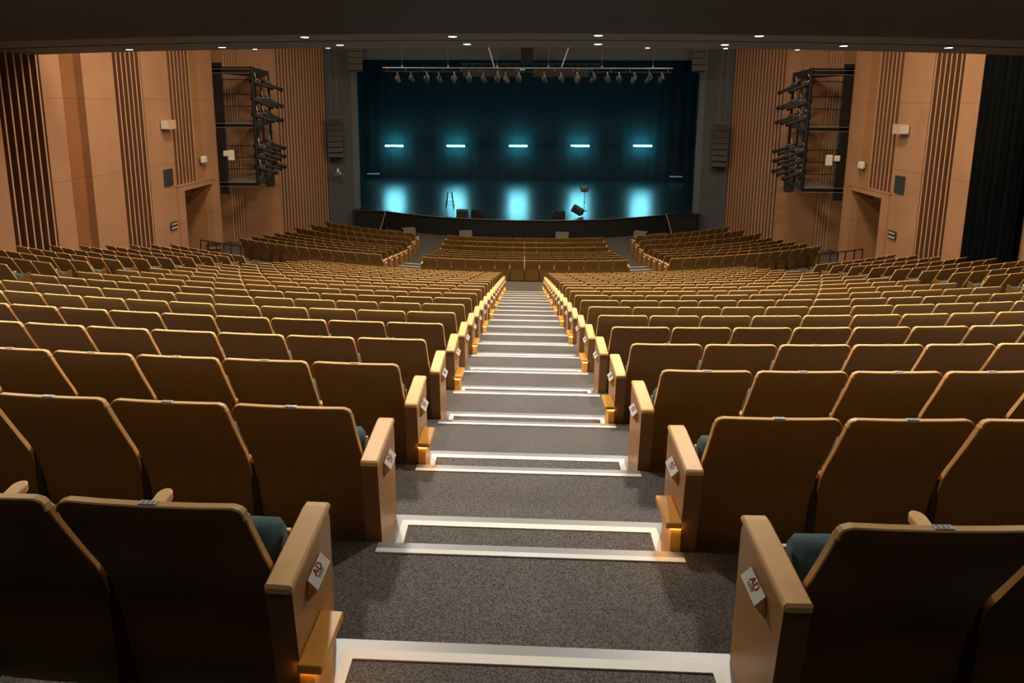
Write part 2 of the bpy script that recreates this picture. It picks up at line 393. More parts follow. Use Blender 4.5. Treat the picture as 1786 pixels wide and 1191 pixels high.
def visible_area(q):
    T = T_at((q['x'], q['y'], q['z']), q['rz'])
    a = proj(T @ Vector((-.26, 0, .9))); b = proj(T @ Vector((.26, 0, .9))); c = proj(T @ Vector((0, .24, .05)))
    if a[2] < .3: return 0
    x0, x1 = max(0, min(a[0], b[0])), min(1786, max(a[0], b[0]))
    if x1 <= x0: return 0
    yt = min(a[1], b[1]); yb = min(c[1], 1191)
    # the row behind (nearer to the camera) hides what lies below its top
    bl, k = q['block'], q['row']
    dz = None
    if bl.startswith('main') or bl.startswith('wall'):
        if k > 1 and not (bl.startswith('wall') and k <= 6):
            p = proj((q['x']*.955, q['y']-.99, q['z']+.2316+.9)); yb = min(yb, p[1])
    elif k < 8:
        p = proj((q['x'], q['y']-.98, ZF[k+1]+.9)); yb = min(yb, p[1])
    return max(0, x1-x0)*max(0, yb-yt)
for q in SEATS: q['a'] = visible_area(q)
RANK = sorted(SEATS, key=lambda q: -q['a'])
for i, q in enumerate(RANK): q['own'] = i < 300 and q['a'] > 0

def mesh_of(fn, *a):
    mb = MB(); fn(mb, *a); o = mb.build('tmp'); me = o.data; bpy.data.objects.remove(o); return me
def both(mb, f, *a): f(mb, *a)
ME = {'backrest': mesh_of(back_mesh), 'back_pad': mesh_of(pad_mesh), 'seat_cushion': mesh_of(cushion_mesh), 'cushion_shell': mesh_of(shell_mesh),
      'seat_number_plate': mesh_of(plate_mesh)}
for s in (-1, 1):
    def am(mb, s=s): arm_mesh(mb, s*PITCHW/2)
    def sm(mb, s=s): standard_mesh(mb, s*PITCHW/2)
    ME['armrest', s] = mesh_of(am); ME['standard', s] = mesh_of(sm)
    for nm, fn in (('side_panel', side_panel_mesh), ('end_panel', panel_mesh), ('panel_cap', panelcap_mesh), ('row_plaque', plaque_mesh), ('lettering', letters_mesh), ('step_light', hood_mesh), ('light_body', lightbody_mesh), ('light_lens', lens_mesh)):
        ME[nm, s] = mesh_of(fn, s)
for k, me in ME.items(): me.name = k if isinstance(k, str) else k[0]
def mk(name, me, parent):
    o = bpy.data.objects.new(name, me); o.parent = parent; COL.objects.link(o); return o
GR = {'main left': 'theatre seats in the block left of the centre aisle', 'main right': 'theatre seats in the block right of the centre aisle',
      'wall left': 'theatre seats along the left wall', 'wall right': 'theatre seats along the right wall',
      'front left': 'front theatre seats left of the middle block', 'front right': 'front theatre seats right of the middle block',
      'front centre': 'front theatre seats in the middle block before the stage'}
def lit(q):
    if not q['block'].startswith('main') or q['col'] != 1: return False
    return q['row'] % 2 == (1 if q['s'] < 0 else 0)
stuff = MB()
for q in SEATS:
    loc = (q['x'], q['y'], q['z']); ends = q['ends']; bl = q['block']
    inner = q['col'] == 1 and q['s'] != 0
    if q['own']:
        r = empty('theatre_seat', loc, q['rz'])
        mk('backrest', ME['backrest'], r)
        mk('seat_number_plate', ME['seat_number_plate'], r)
        cu = mk('seat_cushion', ME['seat_cushion'], r); mk('cushion_shell', ME['cushion_shell'], cu)
        mk('back_pad', ME['back_pad'], r)
        aside = q['s'] if q['s'] else 1
        if aside not in ends:
            mk('armrest', ME['armrest', aside], r); mk('seat_standard', ME['standard', aside], r)
        for e in ends:
            if bl.startswith('wall') and inner: mk('side_panel', ME['side_panel', e], r); continue
            p = mk('end_panel', ME['end_panel', e], r); mk('panel_cap', ME['panel_cap', e], p)
            if inner:
                w_ = mk('row_plaque', ME['row_plaque', e], p); w_['label'] = 'white plaque with red letters AD'
                mk('lettering', ME['lettering', e], p)
            if lit(q):
                h_ = mk('step_light', ME['step_light', e], r); h_['label'] = 'small wooden step light glowing amber'
                mk('light_body', ME['light_body', e], h_); mk('light_lens', ME['light_lens', e], h_)
        side = 'left' if q['s'] < 0 else 'right'
        if bl.startswith('main'):
            c = q['col']
            if c == 1: lab = f"wooden aisle seat with AD plaque, {side} block, {ordn(q['row'])} row away from the camera"
            else: lab = f"wooden theatre seat, {side} block, {ordn(q['row'])} row from the camera, {ordn(c)} from the centre aisle"
        elif bl.startswith('wall'):
            lab = f"wooden seat along the {side} wall, {ordn(19-q['row'])} row from the cross aisle, {ordn(q['col'])} from its aisle"
        elif bl == 'front centre':
            lab = f"wooden seat, middle front block, {ordn(q['row'])} row from the stage, {ordn(q['col'])} from its left end"
        else:
            lab = f"wooden seat, {side} front block, {ordn(q['row'])} row from the stage, {ordn(q['col'])} from the middle block"
        tag(r, lab, 'seat', GR[bl])
    else:
        T = T_at(loc, q['rz'])
        back_mesh(stuff, T, lo=True)
        stuff.box(-.21, .21, .25, .36, .34, .62, M['teal'], T)
        aside = q['s'] if q['s'] else 1
        if aside not in ends: arm_mesh(stuff, aside*PITCHW/2, T)
        for e in ends:
            if bl.startswith('wall') and inner: side_panel_mesh(stuff, e, T); continue
            panel_mesh(stuff, e, T); panelcap_mesh(stuff, e, T, True)
            if inner: plaque_mesh(stuff, e, T)
            if lit(q): hood_mesh(stuff, e, T); lightbody_mesh(stuff, e, T); lens_mesh(stuff, e, T)
o = stuff.build('theatre_seats'); tag(o, 'mass of distant wooden theatre seats filling the far rows up to the stage', 'seats', kind='stuff')

# ------------------------------------------------------------------ aisle steps
def ring(mb, x0, x1, y0, y1, z, wd, th, m, near=False):
    mb.box(x0, x1, y1-wd, y1, z, z+th, m); mb.box(x0, x0+wd, y0, y1-wd, z, z+th, m); mb.box(x1-wd, x1, y0, y1-wd, z, z+th, m)
for k in range(0, 20):
    yn, z = YN(k), LV(k); zn = LV(k+1)
    e = empty('aisle_step', (0, yn, zn))
    def P(mb, name, par=e):
        o = mb.build(name); o.parent = par; return o
    mb = MB(); mb.box(-.665, .665, .003, .340, 0, (z-zn)/2, M['carpet']); P(mb, 'tread')
    zz = (z-zn)/2
    mb = MB(); ring(mb, -.668, .668, .01, .362, zz, .040, .004, M['nose']); mb.box(-.668, .668, .340, .362, zz-.035, zz, M['nose']); u = P(mb, 'frame_edging')
    mb = MB(); ring(mb, -.628, .628, .01, .322, zz, .036, .005, M['strip']); P(mb, 'white_strip', u)
    zt = z-zn
    mb = MB(); mb.box(-.672, .672, -.030, .008, zt, zt+.004, M['nose']); mb.box(-.672, .672, .0, .008, zt-.04, zt, M['nose']); nn = P(mb, 'nosing')
    mb = MB(); mb.box(-.672, .672, -.056, -.030, zt, zt+.006, M['strip']); P(mb, 'white_strip', nn)
    tag(e, ('carpeted aisle step with white edging beside the row of seats nearest the camera' if k == 0 else f'carpeted aisle step with white edging, {ordn(k)} one down after the nearest step'), 'step', 'steps down the centre aisle')
# steps in the two forward aisles
for s in (-1, 1):
    for i in (8, 7, 6, 5):
        Y0 = YF(i-1)+.04; R = YCF-Y0; th = asin(4.62/R)*s
        zt = ZF[i]; e = empty('aisle_step', (R*sin(th), YCF-R*cos(th), zt), th)
        mb = MB(); mb.box(-.72, .72, -.03, .008, .0, .005, M['nose']); o = mb.build('nosing', e)
        mb = MB(); mb.box(-.72, .72, -.09, -.03, .0, .006, M['strip']); mb.build('white_strip', o)
        tag(e, f"white edged step in the {'left' if s < 0 else 'right'} forward aisle, level with the {ordn(i)} row from the stage", 'step', 'steps in the forward aisles')

# ------------------------------------------------------------------ balcony soffit and ceilings
EC = 50.0
def arcs(Y0, n=20): return [(-HW+2*HW*i/n, Y0+(36-sqrt(36*36-(-HW+2*HW*i/n)**2))) for i in range(n+1)]
ZS = CAM_Z+1.2
def band(name, Ya, Yb, z0, z1, m):
    mb = MB(); a = arcs(Ya) if Ya > -3 else [(-HW, -3), (HW, -3)]; b = arcs(Yb); mb.prism(a+b[::-1], z0, z1, m); return struct(mb.build(name))
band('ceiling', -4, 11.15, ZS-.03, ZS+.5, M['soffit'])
band('ceiling_strip_near', 11.15, 12.55, ZS, ZS+.5, M['strip_ceiling_lit'])
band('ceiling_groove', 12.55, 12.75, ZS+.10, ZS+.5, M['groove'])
band('ceiling_strip_far', 12.75, 14.3, ZS, ZS+.5, M['strip_ceiling_lit'])
band('trim_7', 14.0, 14.25, ZS+.5, ZS+1.0, M['plain_ceiling'])
mb = MB(); mb.box(-HW, HW, 9, 37, 14, 14.2, M['plain_ceiling']); struct(mb.build('ceiling_hall'))
mb = MB(); mb.prism([(-HW, 9), (HW, 9), (HW, 10), (-HW, 10)], ZS+.5, 14, M['soffit']); struct(mb.build('trim_1'))

# downlights
DL = [(-4.18, 12.02), (-1.39, 11.9), (1.25, 11.69), (4.11, 11.77), (-9.4, 14.94), (-6.85, 14.28), (-4.0, 13.67), (-1.26, 13.42), (1.44, 13.38), (4.04, 13.5), (6.55, 13.75), (8.92, 14.14)]
names = ['left outer', 'left inner', 'right inner', 'right outer', 'leftmost', 'second from left', 'third from left', 'fourth from left', 'fourth from right', 'third from right', 'second from right', 'rightmost']
def downlight(x, y, r, label, grp, power):
    e = empty('downlight', (x, y, ZS))
    t = MB(); n = 20
    ro, ri = r*1.15, r
    vs = [(rr*cos(2*pi*i/n), rr*sin(2*pi*i/n), z) for rr, z in ((ro, .0), (ro, -.012), (ri, -.012), (ri, .0)) for i in range(n)]
    t.add(vs, [(a*n+i, a*n+(i+1) % n, (a+1)*n+(i+1) % n, (a+1)*n+i) for a in range(3) for i in range(n)], M['silver']); t.build('trim_ring', e)
    t = MB(); t.tube((0, 0, -.004), (0, 0, -.010), ri, M['lamp_on'], n=n); t.build('lens', e)
    tag(e, label, 'light', grp)
    spot('downlight_lamp', (x, y, ZS-.05), power*1.7, SOFTW, 130, .8, r, (x, y, 0))
for i, (x, y) in enumerate(DL):
    g = 'nearer' if i < 4 else 'farther'
    downlight(x, y, .075, f"round recessed downlight in the balcony soffit, {g} row, {names[i]}", f'downlights in the {g} soffit row', 170)
SMALL = [(-6.3, 14.75, 'leftmost'), (-4.49, 14.42, 'second from left'), (2.61, 14.25, 'middle'), (4.32, 14.35, 'second from right'), (6.0, 14.7, 'rightmost')]
for x, y, n_ in SMALL: downlight(x, y, .045, f'small downlight at the very lip of the soffit, {n_}', 'small downlights at the soffit lip', 30)
# more soffit downlights overhead; the weak row is added fill for nearest seat backs
for y, pw in ((.6, 14), (4.6, 340), (7.6, 370)):
    for x in (-9.8, -7, -4.2, -1.4, 1.4, 4.2, 7, 9.8):
        spot('balcony_downlight_and_fill', (x, y, ZS-.08), pw, SOFTW, 150, .8, .10, (x, y, 0))

# ------------------------------------------------------------------ side walls
def wall_side(s):
    nm = 'left' if s < 0 else 'right'
    B = MB(); oyy = 23.4
    def plain(y0, y1, dx=0, z0=-.8, z1=14, m='wall', th=.3):
        a, b = sorted((s*(W+dx), s*(W+dx+th))); B.box(a, b, y0, y1, z0, z1, M[m])
    F_ = MB(); Bk = MB()
    def slats(y0, y1, n, z0=-.8, z1=14, depth=.22, fw=.045):
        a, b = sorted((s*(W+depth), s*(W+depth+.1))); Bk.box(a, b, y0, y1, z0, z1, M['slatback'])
        for i in range(n):
            y = y0+(y1-y0)*(i+.5)/n
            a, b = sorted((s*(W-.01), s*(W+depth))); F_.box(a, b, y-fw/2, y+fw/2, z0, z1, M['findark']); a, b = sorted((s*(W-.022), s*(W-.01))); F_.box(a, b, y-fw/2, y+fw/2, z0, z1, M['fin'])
    plain(-3, 15.45)
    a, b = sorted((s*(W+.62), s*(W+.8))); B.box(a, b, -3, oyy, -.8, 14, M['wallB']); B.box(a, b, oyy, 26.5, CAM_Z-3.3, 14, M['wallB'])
    if s < 0:
        slats(15.45, 16.95, 6, depth=.45)
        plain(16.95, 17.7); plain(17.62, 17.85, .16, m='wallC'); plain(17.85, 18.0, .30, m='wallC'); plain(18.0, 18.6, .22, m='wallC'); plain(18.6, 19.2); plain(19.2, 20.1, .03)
        dA, dB = (20.1, 21.55), (23.25, 24.75)
    else:
        plain(15.45, 20.05)
        dA, dB = (20.05, 21.5), (23.25, 24.75)
    slats(dA[0], dA[1], 6, depth=.2)
    plain(dA[1], 22.4); plain(22.4, dB[0], .03)
    ztop = CAM_Z-3.17                               # door surround top
    slats(dB[0], dB[1], 6, z0=ztop, depth=.18)
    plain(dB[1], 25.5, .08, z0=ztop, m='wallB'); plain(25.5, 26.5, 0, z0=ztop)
    # door surround round the passage opening
    oy0, oy1, oz = 23.62, 25.85, CAM_Z-3.42
    plain(23.15, oy0, -.05, z1=ztop); plain(oy1, 26.5, 0, z1=ztop)
    plain(oy0, oy1, -.05, z0=oz, z1=ztop)
    a, b = sorted((s*(W-.07), s*(W))); B.box(a, b, 23.12, 26.0, ztop-.05, ztop+.02, M['wall'])
    # passage behind the opening
    for (y0, y1) in ((oy0-.2, oy0), (oy1, oy1+.2)):
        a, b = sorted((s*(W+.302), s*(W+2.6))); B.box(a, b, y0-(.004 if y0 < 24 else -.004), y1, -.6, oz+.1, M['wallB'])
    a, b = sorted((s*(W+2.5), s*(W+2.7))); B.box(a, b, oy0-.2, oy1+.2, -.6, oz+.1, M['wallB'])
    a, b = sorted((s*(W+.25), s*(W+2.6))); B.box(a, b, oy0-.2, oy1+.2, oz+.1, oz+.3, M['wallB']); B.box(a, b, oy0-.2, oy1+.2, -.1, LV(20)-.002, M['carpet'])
    a, b = sorted((s*(W+.9), s*(W+1.3))); B.box(a, b, oy0, oy1, oz-.45, oz+.1, M['wall'])
    # recess beyond the pier
    def wallseg(p, q, m='wall', z0=-.8, th=.2, mb=B):
        p = Vector((s*p[0], p[1])); q = Vector((s*q[0], q[1])); d = (q-p).normalized(); n = Vector((-d.y, d.x))*(-s)*-1
        # thicken outwards (away from the axis / towards larger |x|, larger y)
        if (n.x*s+n.y*.4) < 0: n = -n
        pts = [p, q, q+n*th, p+n*th]
        ar = sum(pts[i].x*pts[(i+1) % 4].y-pts[(i+1) % 4].x*pts[i].y for i in range(4))
        if ar < 0: pts = pts[::-1]
        mb.prism([(v.x, v.y) for v in pts], z0, 14, M[m])
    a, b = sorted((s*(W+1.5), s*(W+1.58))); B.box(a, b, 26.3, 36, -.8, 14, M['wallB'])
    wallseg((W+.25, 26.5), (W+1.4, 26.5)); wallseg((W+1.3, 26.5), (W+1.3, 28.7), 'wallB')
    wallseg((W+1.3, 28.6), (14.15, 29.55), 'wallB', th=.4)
    # narrow slats in the recess
    for i in range(5):
        t0, t1 = i/5, (i+.45)/5
        p0 = (14.15-.25*t0, 29.55+.85*t0); p1 = (14.15-.25*t1, 29.55+.85*t1)
        wallseg(p0, p1, 'fin', th=.15, mb=F_)
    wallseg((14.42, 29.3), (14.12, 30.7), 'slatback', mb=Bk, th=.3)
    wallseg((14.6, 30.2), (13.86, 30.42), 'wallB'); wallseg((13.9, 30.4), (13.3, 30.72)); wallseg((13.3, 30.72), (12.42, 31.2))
    # slatted screen running to the proscenium
    p, q = Vector((12.42, 31.2)), Vector((11.28, 35.55)); n = 17
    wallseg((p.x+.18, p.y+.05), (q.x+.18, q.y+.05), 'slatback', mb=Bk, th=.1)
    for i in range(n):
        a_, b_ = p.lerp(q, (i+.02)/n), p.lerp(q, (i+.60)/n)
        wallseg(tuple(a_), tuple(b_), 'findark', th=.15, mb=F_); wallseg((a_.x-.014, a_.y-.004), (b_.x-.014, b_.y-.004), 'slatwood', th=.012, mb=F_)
    a = struct(B.build('wall_'+nm)); 
    b_ = struct(Bk.build('trim_2' if s < 0 else 'trim_4')); struct(F_.build('trim_3' if s < 0 else 'trim_5'))
wall_side(-1); wall_side(1)
mb = MB(); mb.box(-HW, HW, -3.3, -3, 0, 9, M['wallB']); struct(mb.build('wall_back'))
# ------------------------------------------------------------------ proscenium and stage house
HEAD = CAM_Z+2.37
mb = MB()
for s in (-1, 1):
    def pr(pts, z0, z1, m):
        pts = [(s*x, y) for x, y in pts]
        if s < 0: pts = pts[::-1]
        mb.prism(pts, z0, z1, M[m])
    pr([(9.93, 36.0), (11.28, 35.5), (11.5, 36.2), (9.93, 36.4)], -.8, 14, 'prosc')
    pr([(9.66, 36.02), (9.93, 36.0), (9.93, 36.4), (9.66, 36.6)], -.8, 14, 'prosc2')
    pr([(9.66, 36.4), (14.6, 36.4), (14.6, 36.7), (9.66, 36.7)], -.8, 14, 'stageblack')
mb.box(-9.66, 9.66, 36.02, 36.5, HEAD, 14, M['prosc'])
mb.box(-11.5, -9.93, 35.7, 35.9, HEAD+3, 14, M['prosc'])
struct(mb.build('wall_proscenium'))
mb = MB()
mb.box(-14.6, 14.6, 51.6, 51.8, -.2, 14, M['stageblack'])
for s in (-1, 1): a, b = sorted((s*14.4, s*14.6)); mb.box(a, b, 36.5, 51.8, -.2, 14, M['stageblack'])
mb.box(-14.6, 14.6, 36.5, 51.8, 13.9, 14.1, M['stageblack'])
struct(mb.build('wall_stage_house'))
RA = 14.45
ap = [(x, 32.95+RA-sqrt(RA*RA-x*x)) for x in [-7.9+15.8*i/28 for i in range(29)]]
mb = MB(); mb.prism(ap+[(9.9, ap[-1][1]), (9.9, 36.2), (14.5, 36.45), (14.5, 51.7), (-14.5, 51.7), (-14.5, 36.45), (-9.9, 36.2), (-9.9, ap[0][1])], STAGE_Z-.06, STAGE_Z, M['stagefloor'])
mb.prism([(x*.995, y+.06) for x, y in ap]+[(9.8, ap[-1][1]+.06), (9.8, 36.3), (-9.8, 36.3), (-9.8, ap[0][1]+.06)], -.3, STAGE_Z-.06, M['stageblack'])
struct(mb.build('floor_stage'))
# light metal lip along the apron edge
mb = MB()
for (x0, y0), (x1, y1) in zip(ap, ap[1:]): mb.tube((x0, y0-.005, STAGE_Z-.012), (x1, y1-.005, STAGE_Z-.012), .016, M['nose'], n=6, cap=False)
struct(mb.build('trim_6'))
# stage side stairs
for s in (-1, 1):
    e = empty('stage_stairs', (s*8.75, 35.3, ZF[1]))
    for i in range(5):
        mb = MB(); h = (STAGE_Z-ZF[1])*(5-i)/6; mb.box(-.75, .75, -.28*(i+1), -.28*i+.001, 0, h, M['stageblack']); mb.build('tread', e)
    mb = MB(); z1 = STAGE_Z-ZF[1]; mb.tube((-s*.80, 0, z1+.02), (-s*.80+s*.05, -1.45, .12), .028, M['tan'], n=6); mb.build('stringer', e)
    tag(e, f"black stairs with tan edge at the {'left' if s < 0 else 'right'} corner of the stage apron", 'stairs', 'stairs up to the stage')

# LED bars
LX = [(-10.6, 3.49, 'leftmost'), (-5.6, 3.46, 'second from left'), (-.57, 3.42, 'middle'), (4.38, 3.38, 'second from right'), (9.33, 3.34, 'rightmost')]
for x, d, n_ in LX:
    e = empty('led_bar', (x, 50.75, CAM_Z-d))
    mb = MB(); mb.box(-.72, .72, -.05, .10, -.05, .05, M['led']); o = mb.build('diffuser', e)
    mb = MB(); mb.box(-.70, .70, -.056, -.05, -.042, .042, M['ledwhite']); mb.build('core_strip', e)
    mb = MB(); mb.tube((-.5, .03, .06), (-.5, .03, 3.2), .006, M['black'], n=5); mb.tube((.5, .03, .06), (.5, .03, 3.2), .006, M['black'], n=5); mb.build('hanging_wire', e)
    tag(e, f'glowing cyan LED bar hanging before the back curtain, {n_} of five', 'light', 'cyan LED bars upstage')
for x, d, lab in ((-12.3, 5.75, 'left'), (12.0, 5.75, 'right')):
    mb = MB(); mb.box(x-.5, x+.5, 50.4, 50.5, CAM_Z-d-.03, CAM_Z-d+.05, M['leddim']); tag(mb.build('marker_light'), f'dim pale marker strip low at the {lab} end of the back curtain', 'light', 'dim marker strips upstage')
# back curtain with folds
mb = MB(); n = 240; vs = []
for i in range(n+1):
    x = -14.2+28.4*i/n; y = 51.50+.018*sin(x*7)+.008*sin(x*19)
    vs += [(x, y, STAGE_Z), (x, y, 13.5)]
mb.add(vs, [(2*i, 2*i+2, 2*i+3, 2*i+1) for i in range(n)], mat('back_curtain_cloth', (.022, .024, .026), .9), smooth=True)
tag(mb.build('back_curtain'), 'huge black pleated curtain closing the back of the stage', 'curtain')

# ------------------------------------------------------------------ things on the stage
def stool(loc):
    e = empty('bar_stool', loc)
    mb = MB(); mb.tube((0, 0, .96), (0, 0, 1.0), .20, M['white'], n=20); mb.build('seat', e)
    for i in range(4):
        a = pi/4+i*pi/2; mb = MB(); mb.tube((.15*cos(a), .15*sin(a), .97), (.33*cos(a), .33*sin(a), 0), .02, M['black'], n=6); mb.build('leg', e)
    for z, r in ((.22, .29), (.40, .255)):
        mb = MB(); n = 16
        for i in range(n): mb.tube((r*cos(2*pi*i/n), r*sin(2*pi*i/n), z), (r*cos(2*pi*(i+1)/n), r*sin(2*pi*(i+1)/n), z), .012, M['black'], n=5, cap=False)
        mb.build('foot_ring', e)
    tag(e, 'tall black bar stool with pale round seat standing on the stage', 'stool')
stool((-4.40, 36.45, STAGE_Z))
def wedge(loc, rz, wd, lab, tilt=0):
    e = empty('floor_monitor', loc, rz)
    if tilt: e.rotation_euler = (0, tilt, rz)
    mb = MB(); mb.prismx([(-.22, 0), (.25, 0), (.25, .12), (.02, .40), (-.16, .40), (-.22, .30)], -wd/2, wd/2, M['blackpl']); mb.build('cabinet', e)
    mb = MB(); mb.prismx([(.255, .13), (.262, .136), (.035, .40), (.027, .395)], -wd/2+.03, wd/2-.03, M['darkpanel']); mb.build('grille', e)
    mb = MB()
    for sx in (-1, 1): mb.box(sx*wd/2-.004, sx*wd/2+.004, -.08, .04, .16, .20, M['silver'])
    mb.build('handle', e)
    tag(e, lab, 'speaker', 'stage monitors on the apron')
wedge((-3.42, 33.95, STAGE_Z), 0, .62, 'black wedge monitor on the apron, right beside the bar stool')
wedge((-2.60, 33.85, STAGE_Z), -.7, .52, 'black wedge monitor turned aside, next to the one by the stool')
wedge((1.85, 33.75, STAGE_Z), .65, .52, 'black wedge monitor turned aside on the apron, right of the stage middle')
wedge((2.85, 34.45, STAGE_Z+.16), -.45, .58, 'black wedge monitor tipped up on its edge before the music stand', .45)
e = empty('music_stand', (3.42, 36.1, STAGE_Z))
mb = MB(); mb.tube((0, 0, .03), (0, 0, 1.15), .016, M['black']); mb.tube((0, 0, .45), (0, 0, .55), .03, M['black']); mb.build('pole', e)
mb = MB(); mb.tube((0, 0, 0), (0, 0, .03), .20, M['black'], r2=.17, n=20); mb.build('base', e)
mb = MB(); mb.prism([(-.17, -.03), (.17, -.03), (.25, .10), (.27, .30), (.10, .20), (-.10, .20), (-.27, .30), (-.25, .10)], -.012, .012, M['blackpl'], Matrix.Translation((0, 0, 1.13)) @ Matrix.Rotation(radians(70), 4, 'X')); mb.build('desk', e)
tag(e, 'black music stand with round base behind the tipped wedge monitor', 'stand')
# front fill speakers on the floor before the apron
for x, y, rz, lab in ((-6.35, 33.55, .5, 'outer left'), (-3.15, 33.0, .12, 'inner left'), (2.0, 32.9, -.1, 'inner right'), (6.25, 33.45, -.5, 'outer right')):
    e = empty('front_fill_speaker', (x, y, ZF[1]), rz)
    mb = MB(); mb.bbox(-.36, .36, -.22, .22, .0, .42, M['darkpanel'], .02); mb.build('cabinet', e)
    mb = MB(); mb.prismx([(-.235, .05), (-.222, .05), (-.222, .40), (.12, .425), (.12, .44), (-.235, .42)][::-1], -.34, .34, M['grey_box']); mb.build('grille', e)
    mb = MB(); mb.box(-.10, .10, .221, .235, .25, .32, M['black']); mb.build('handle', e)
    tag(e, f'grey cloth fronted front fill speaker before the stage apron, {lab}', 'speaker', 'front fill speakers under the apron')

# ------------------------------------------------------------------ lighting batten
def par_can(loc, rz, lab, grp, shade):
    e = empty('stage_spotlight', loc, rz)
    mb = MB(); mb.tube((0, 0, 0), (0, 0, -.16), .018, M['silver'], n=6); mb.box(-.035, .035, -.03, .03, -.03, .04, M['silver']); mb.build('clamp', e)
    mb = MB()
    for sx in (-1, 1): mb.tube((0, 0, -.16), (sx*.13, 0, -.24), .012, M['silver'], n=5); mb.tube((sx*.13, 0, -.24), (sx*.13, 0, -.40), .012, M['silver'], n=5)
    mb.build('yoke', e)
    mb = MB(); mb.tube((0, -.10, -.30), (0, .22, -.46), .085, M[shade], r2=.115, n=12); mb.tube((0, -.10, -.30), (0, -.16, -.27), .085, M[shade], r2=.04, n=12); mb.build('housing', e)
    mb = MB(); mb.tube((.02, -.05, -.05), (.10, -.10, -.20), .010, M['white'], n=5); mb.tube((.10, -.10, -.20), (.04, -.13, -.30), .010, M['white'], n=5); mb.build('cable', e)
    tag(e, lab, 'light', grp)
BZ = CAM_Z+1.80; BY = 34.0
e = empty('lighting_batten', (0, BY, BZ))
for nm, z, x0, x1 in (('upper_pipe', 0, -7.65, 7.62), ('lower_pipe', -.20, -7.6, 7.58)):
    mb = MB(); mb.tube((x0, 0, z), (x1, 0, z), .035, M['silver'] if z == 0 else M['darkpanel'], n=8); mb.build(nm, e)
mb = MB()
for i in range(16): x = -7.4+i*.986; mb.tube((x, 0, 0), (x, 0, -.2), .012, M['silver'], n=5)
mb.build('spacer', e)
for x in (-6.6, -4.15, -1.55, 1.15, 3.95, 6.6):
    mb = MB(); mb.tube((x, 0, .03), (x, 0, 5.1), .011, M['grey_box'], n=5); mb.tube((x, 0, .02), (x, 0, .14), .05, M['silver'], n=8); mb.build('suspension_cable', e)
for x0, x1 in ((-2.15, -1.7), (2.35, 1.85)):
    mb = MB(); mb.tube((x0, .4, 1.5), (x1, .1, .05), .035, M['white'], n=6); mb.build('brace_rod', e)['label'] = 'pale slanting rod'
tag(e, 'long double pipe lighting batten hanging before the proscenium header', 'batten')
px = [690, 714, 742, 763, 790, 816, 841, 866, 880, 903, 947, 976, 1004, 1032, 1056, 1076, 1102, 1128, 1149]
for i, u in enumerate(px):
    x = CAM_X+(u-915)/1100*33.4
    par_can((x, BY, BZ-.22), random.uniform(-.6, .6), f'small spotlight hanging on the lighting batten, {ordn(i+1)} from the left end', 'spotlights on the batten', 'can' if i % 4 else 'grey_box')
# second, deeper truss with a grey border panel
e = empty('border_truss', (0, 35.3, CAM_Z+1.55))
for k in range(2):
    for z in (.55, .30):
        mb = MB(); mb.tube((-3.6, k*.3, z), (4.0, k*.3, z), .03, M['darkpanel'], n=6); mb.build('chord', e)
mb = MB()
for i in range(16):
    x = -3.6+i*.475; mb.tube((x, 0, .55), (x+.475, 0, .30), .015, M['darkpanel'], n=5); mb.tube((x, 0, .30), (x+.475, 0, .55), .015, M['darkpanel'], n=5)
mb.build('lacing', e)
for x0, x1 in ((-3.5, -.45), (.35, 3.4)):
    mb = MB(); mb.box(x0, x1, .05, .20, -.15, .26, M['darkpanel']); mb.build('border_panel', e)
tag(e, 'dark truss with two grey border panels behind the lighting batten', 'truss')
def line_array(loc, rz, n, lab, w_=.72, h_=.30, bend=.05):
    e = empty('line_array', loc, rz)
    mb = MB(); mb.box(-w_/2, w_/2, -.25, .25, .02, .07, M['array_edge']); mb.tube((0, 0, .05), (0, 0, .25), .04, M['array_edge']); mb.box(-w_/2, w_/2, -.03, .03, .12, .16, M['array_edge']); mb.build('flying_frame', e)
    z = 0; y = 0
    for i in range(n):
        T = Matrix.Translation((0, y, z)) @ Matrix.Rotation(-bend*i, 4, 'X')
        mb = MB(); mb.bbox(-w_/2, w_/2, -.22, .22, -h_+.02, 0, M['blackpl'], .015, T); mb.box(-w_/2+.01, w_/2-.01, -.228, -.22, -.018, -.006, M['darkpanel'], T)
        for sx in (-1, 1): mb.box(sx*w_/2-.008, sx*w_/2+.008, -.23, -.17, -h_+.04, -.04, M['array_edge'], T)
        mb.build('cabinet', e); z -= h_*cos(bend*i); y += h_*sin(bend*i)
    for sx in (-.2, .2):
        mb = MB(); mb.tube((sx, 0, .1), (sx*.5, 0, 6.2), .012, M['grey_box'], n=5); mb.build('hanging_cable', e)
    return tag(e, lab, 'speaker', 'hanging line array speakers')
line_array((-10.60, 34.9, CAM_Z-.95), .25, 7, 'black line array speaker hanging beside the left slatted screen', h_=.32)
line_array((10.58, 34.9, CAM_Z-1.15), -.25, 7, 'black line array speaker hanging beside the right slatted screen', h_=.34)
line_array((-9.22, 34.6, CAM_Z+3.0), .2, 4, 'black line array speaker high at the left end of the header', .66, .34)
line_array((9.12, 34.6, CAM_Z+3.0), -.2, 4, 'black line array speaker high at the right end of the header', .66, .34)
e = empty('centre_speaker', (.02, 34.3, CAM_Z+2.05))
mb = MB(); mb.bbox(-.31, .31, -.3, .3, 0, .95, M['stageblack'], .02); mb.build('cabinet', e)
mb = MB(); mb.box(-.28, .28, -.31, -.30, .05, .9, M['stageblack']); mb.build('grille', e)
mb = MB(); mb.box(-.25, .25, -.25, .25, .97, 1.02, M['darkpanel']); mb.build('flying_frame', e)
mb = MB(); mb.box(-.38, -.10, -.2, .1, -.35, -.22, M['white']); mb.build('bracket', e)
tag(e, 'black boxy loudspeaker hanging at the middle of the header', 'speaker')
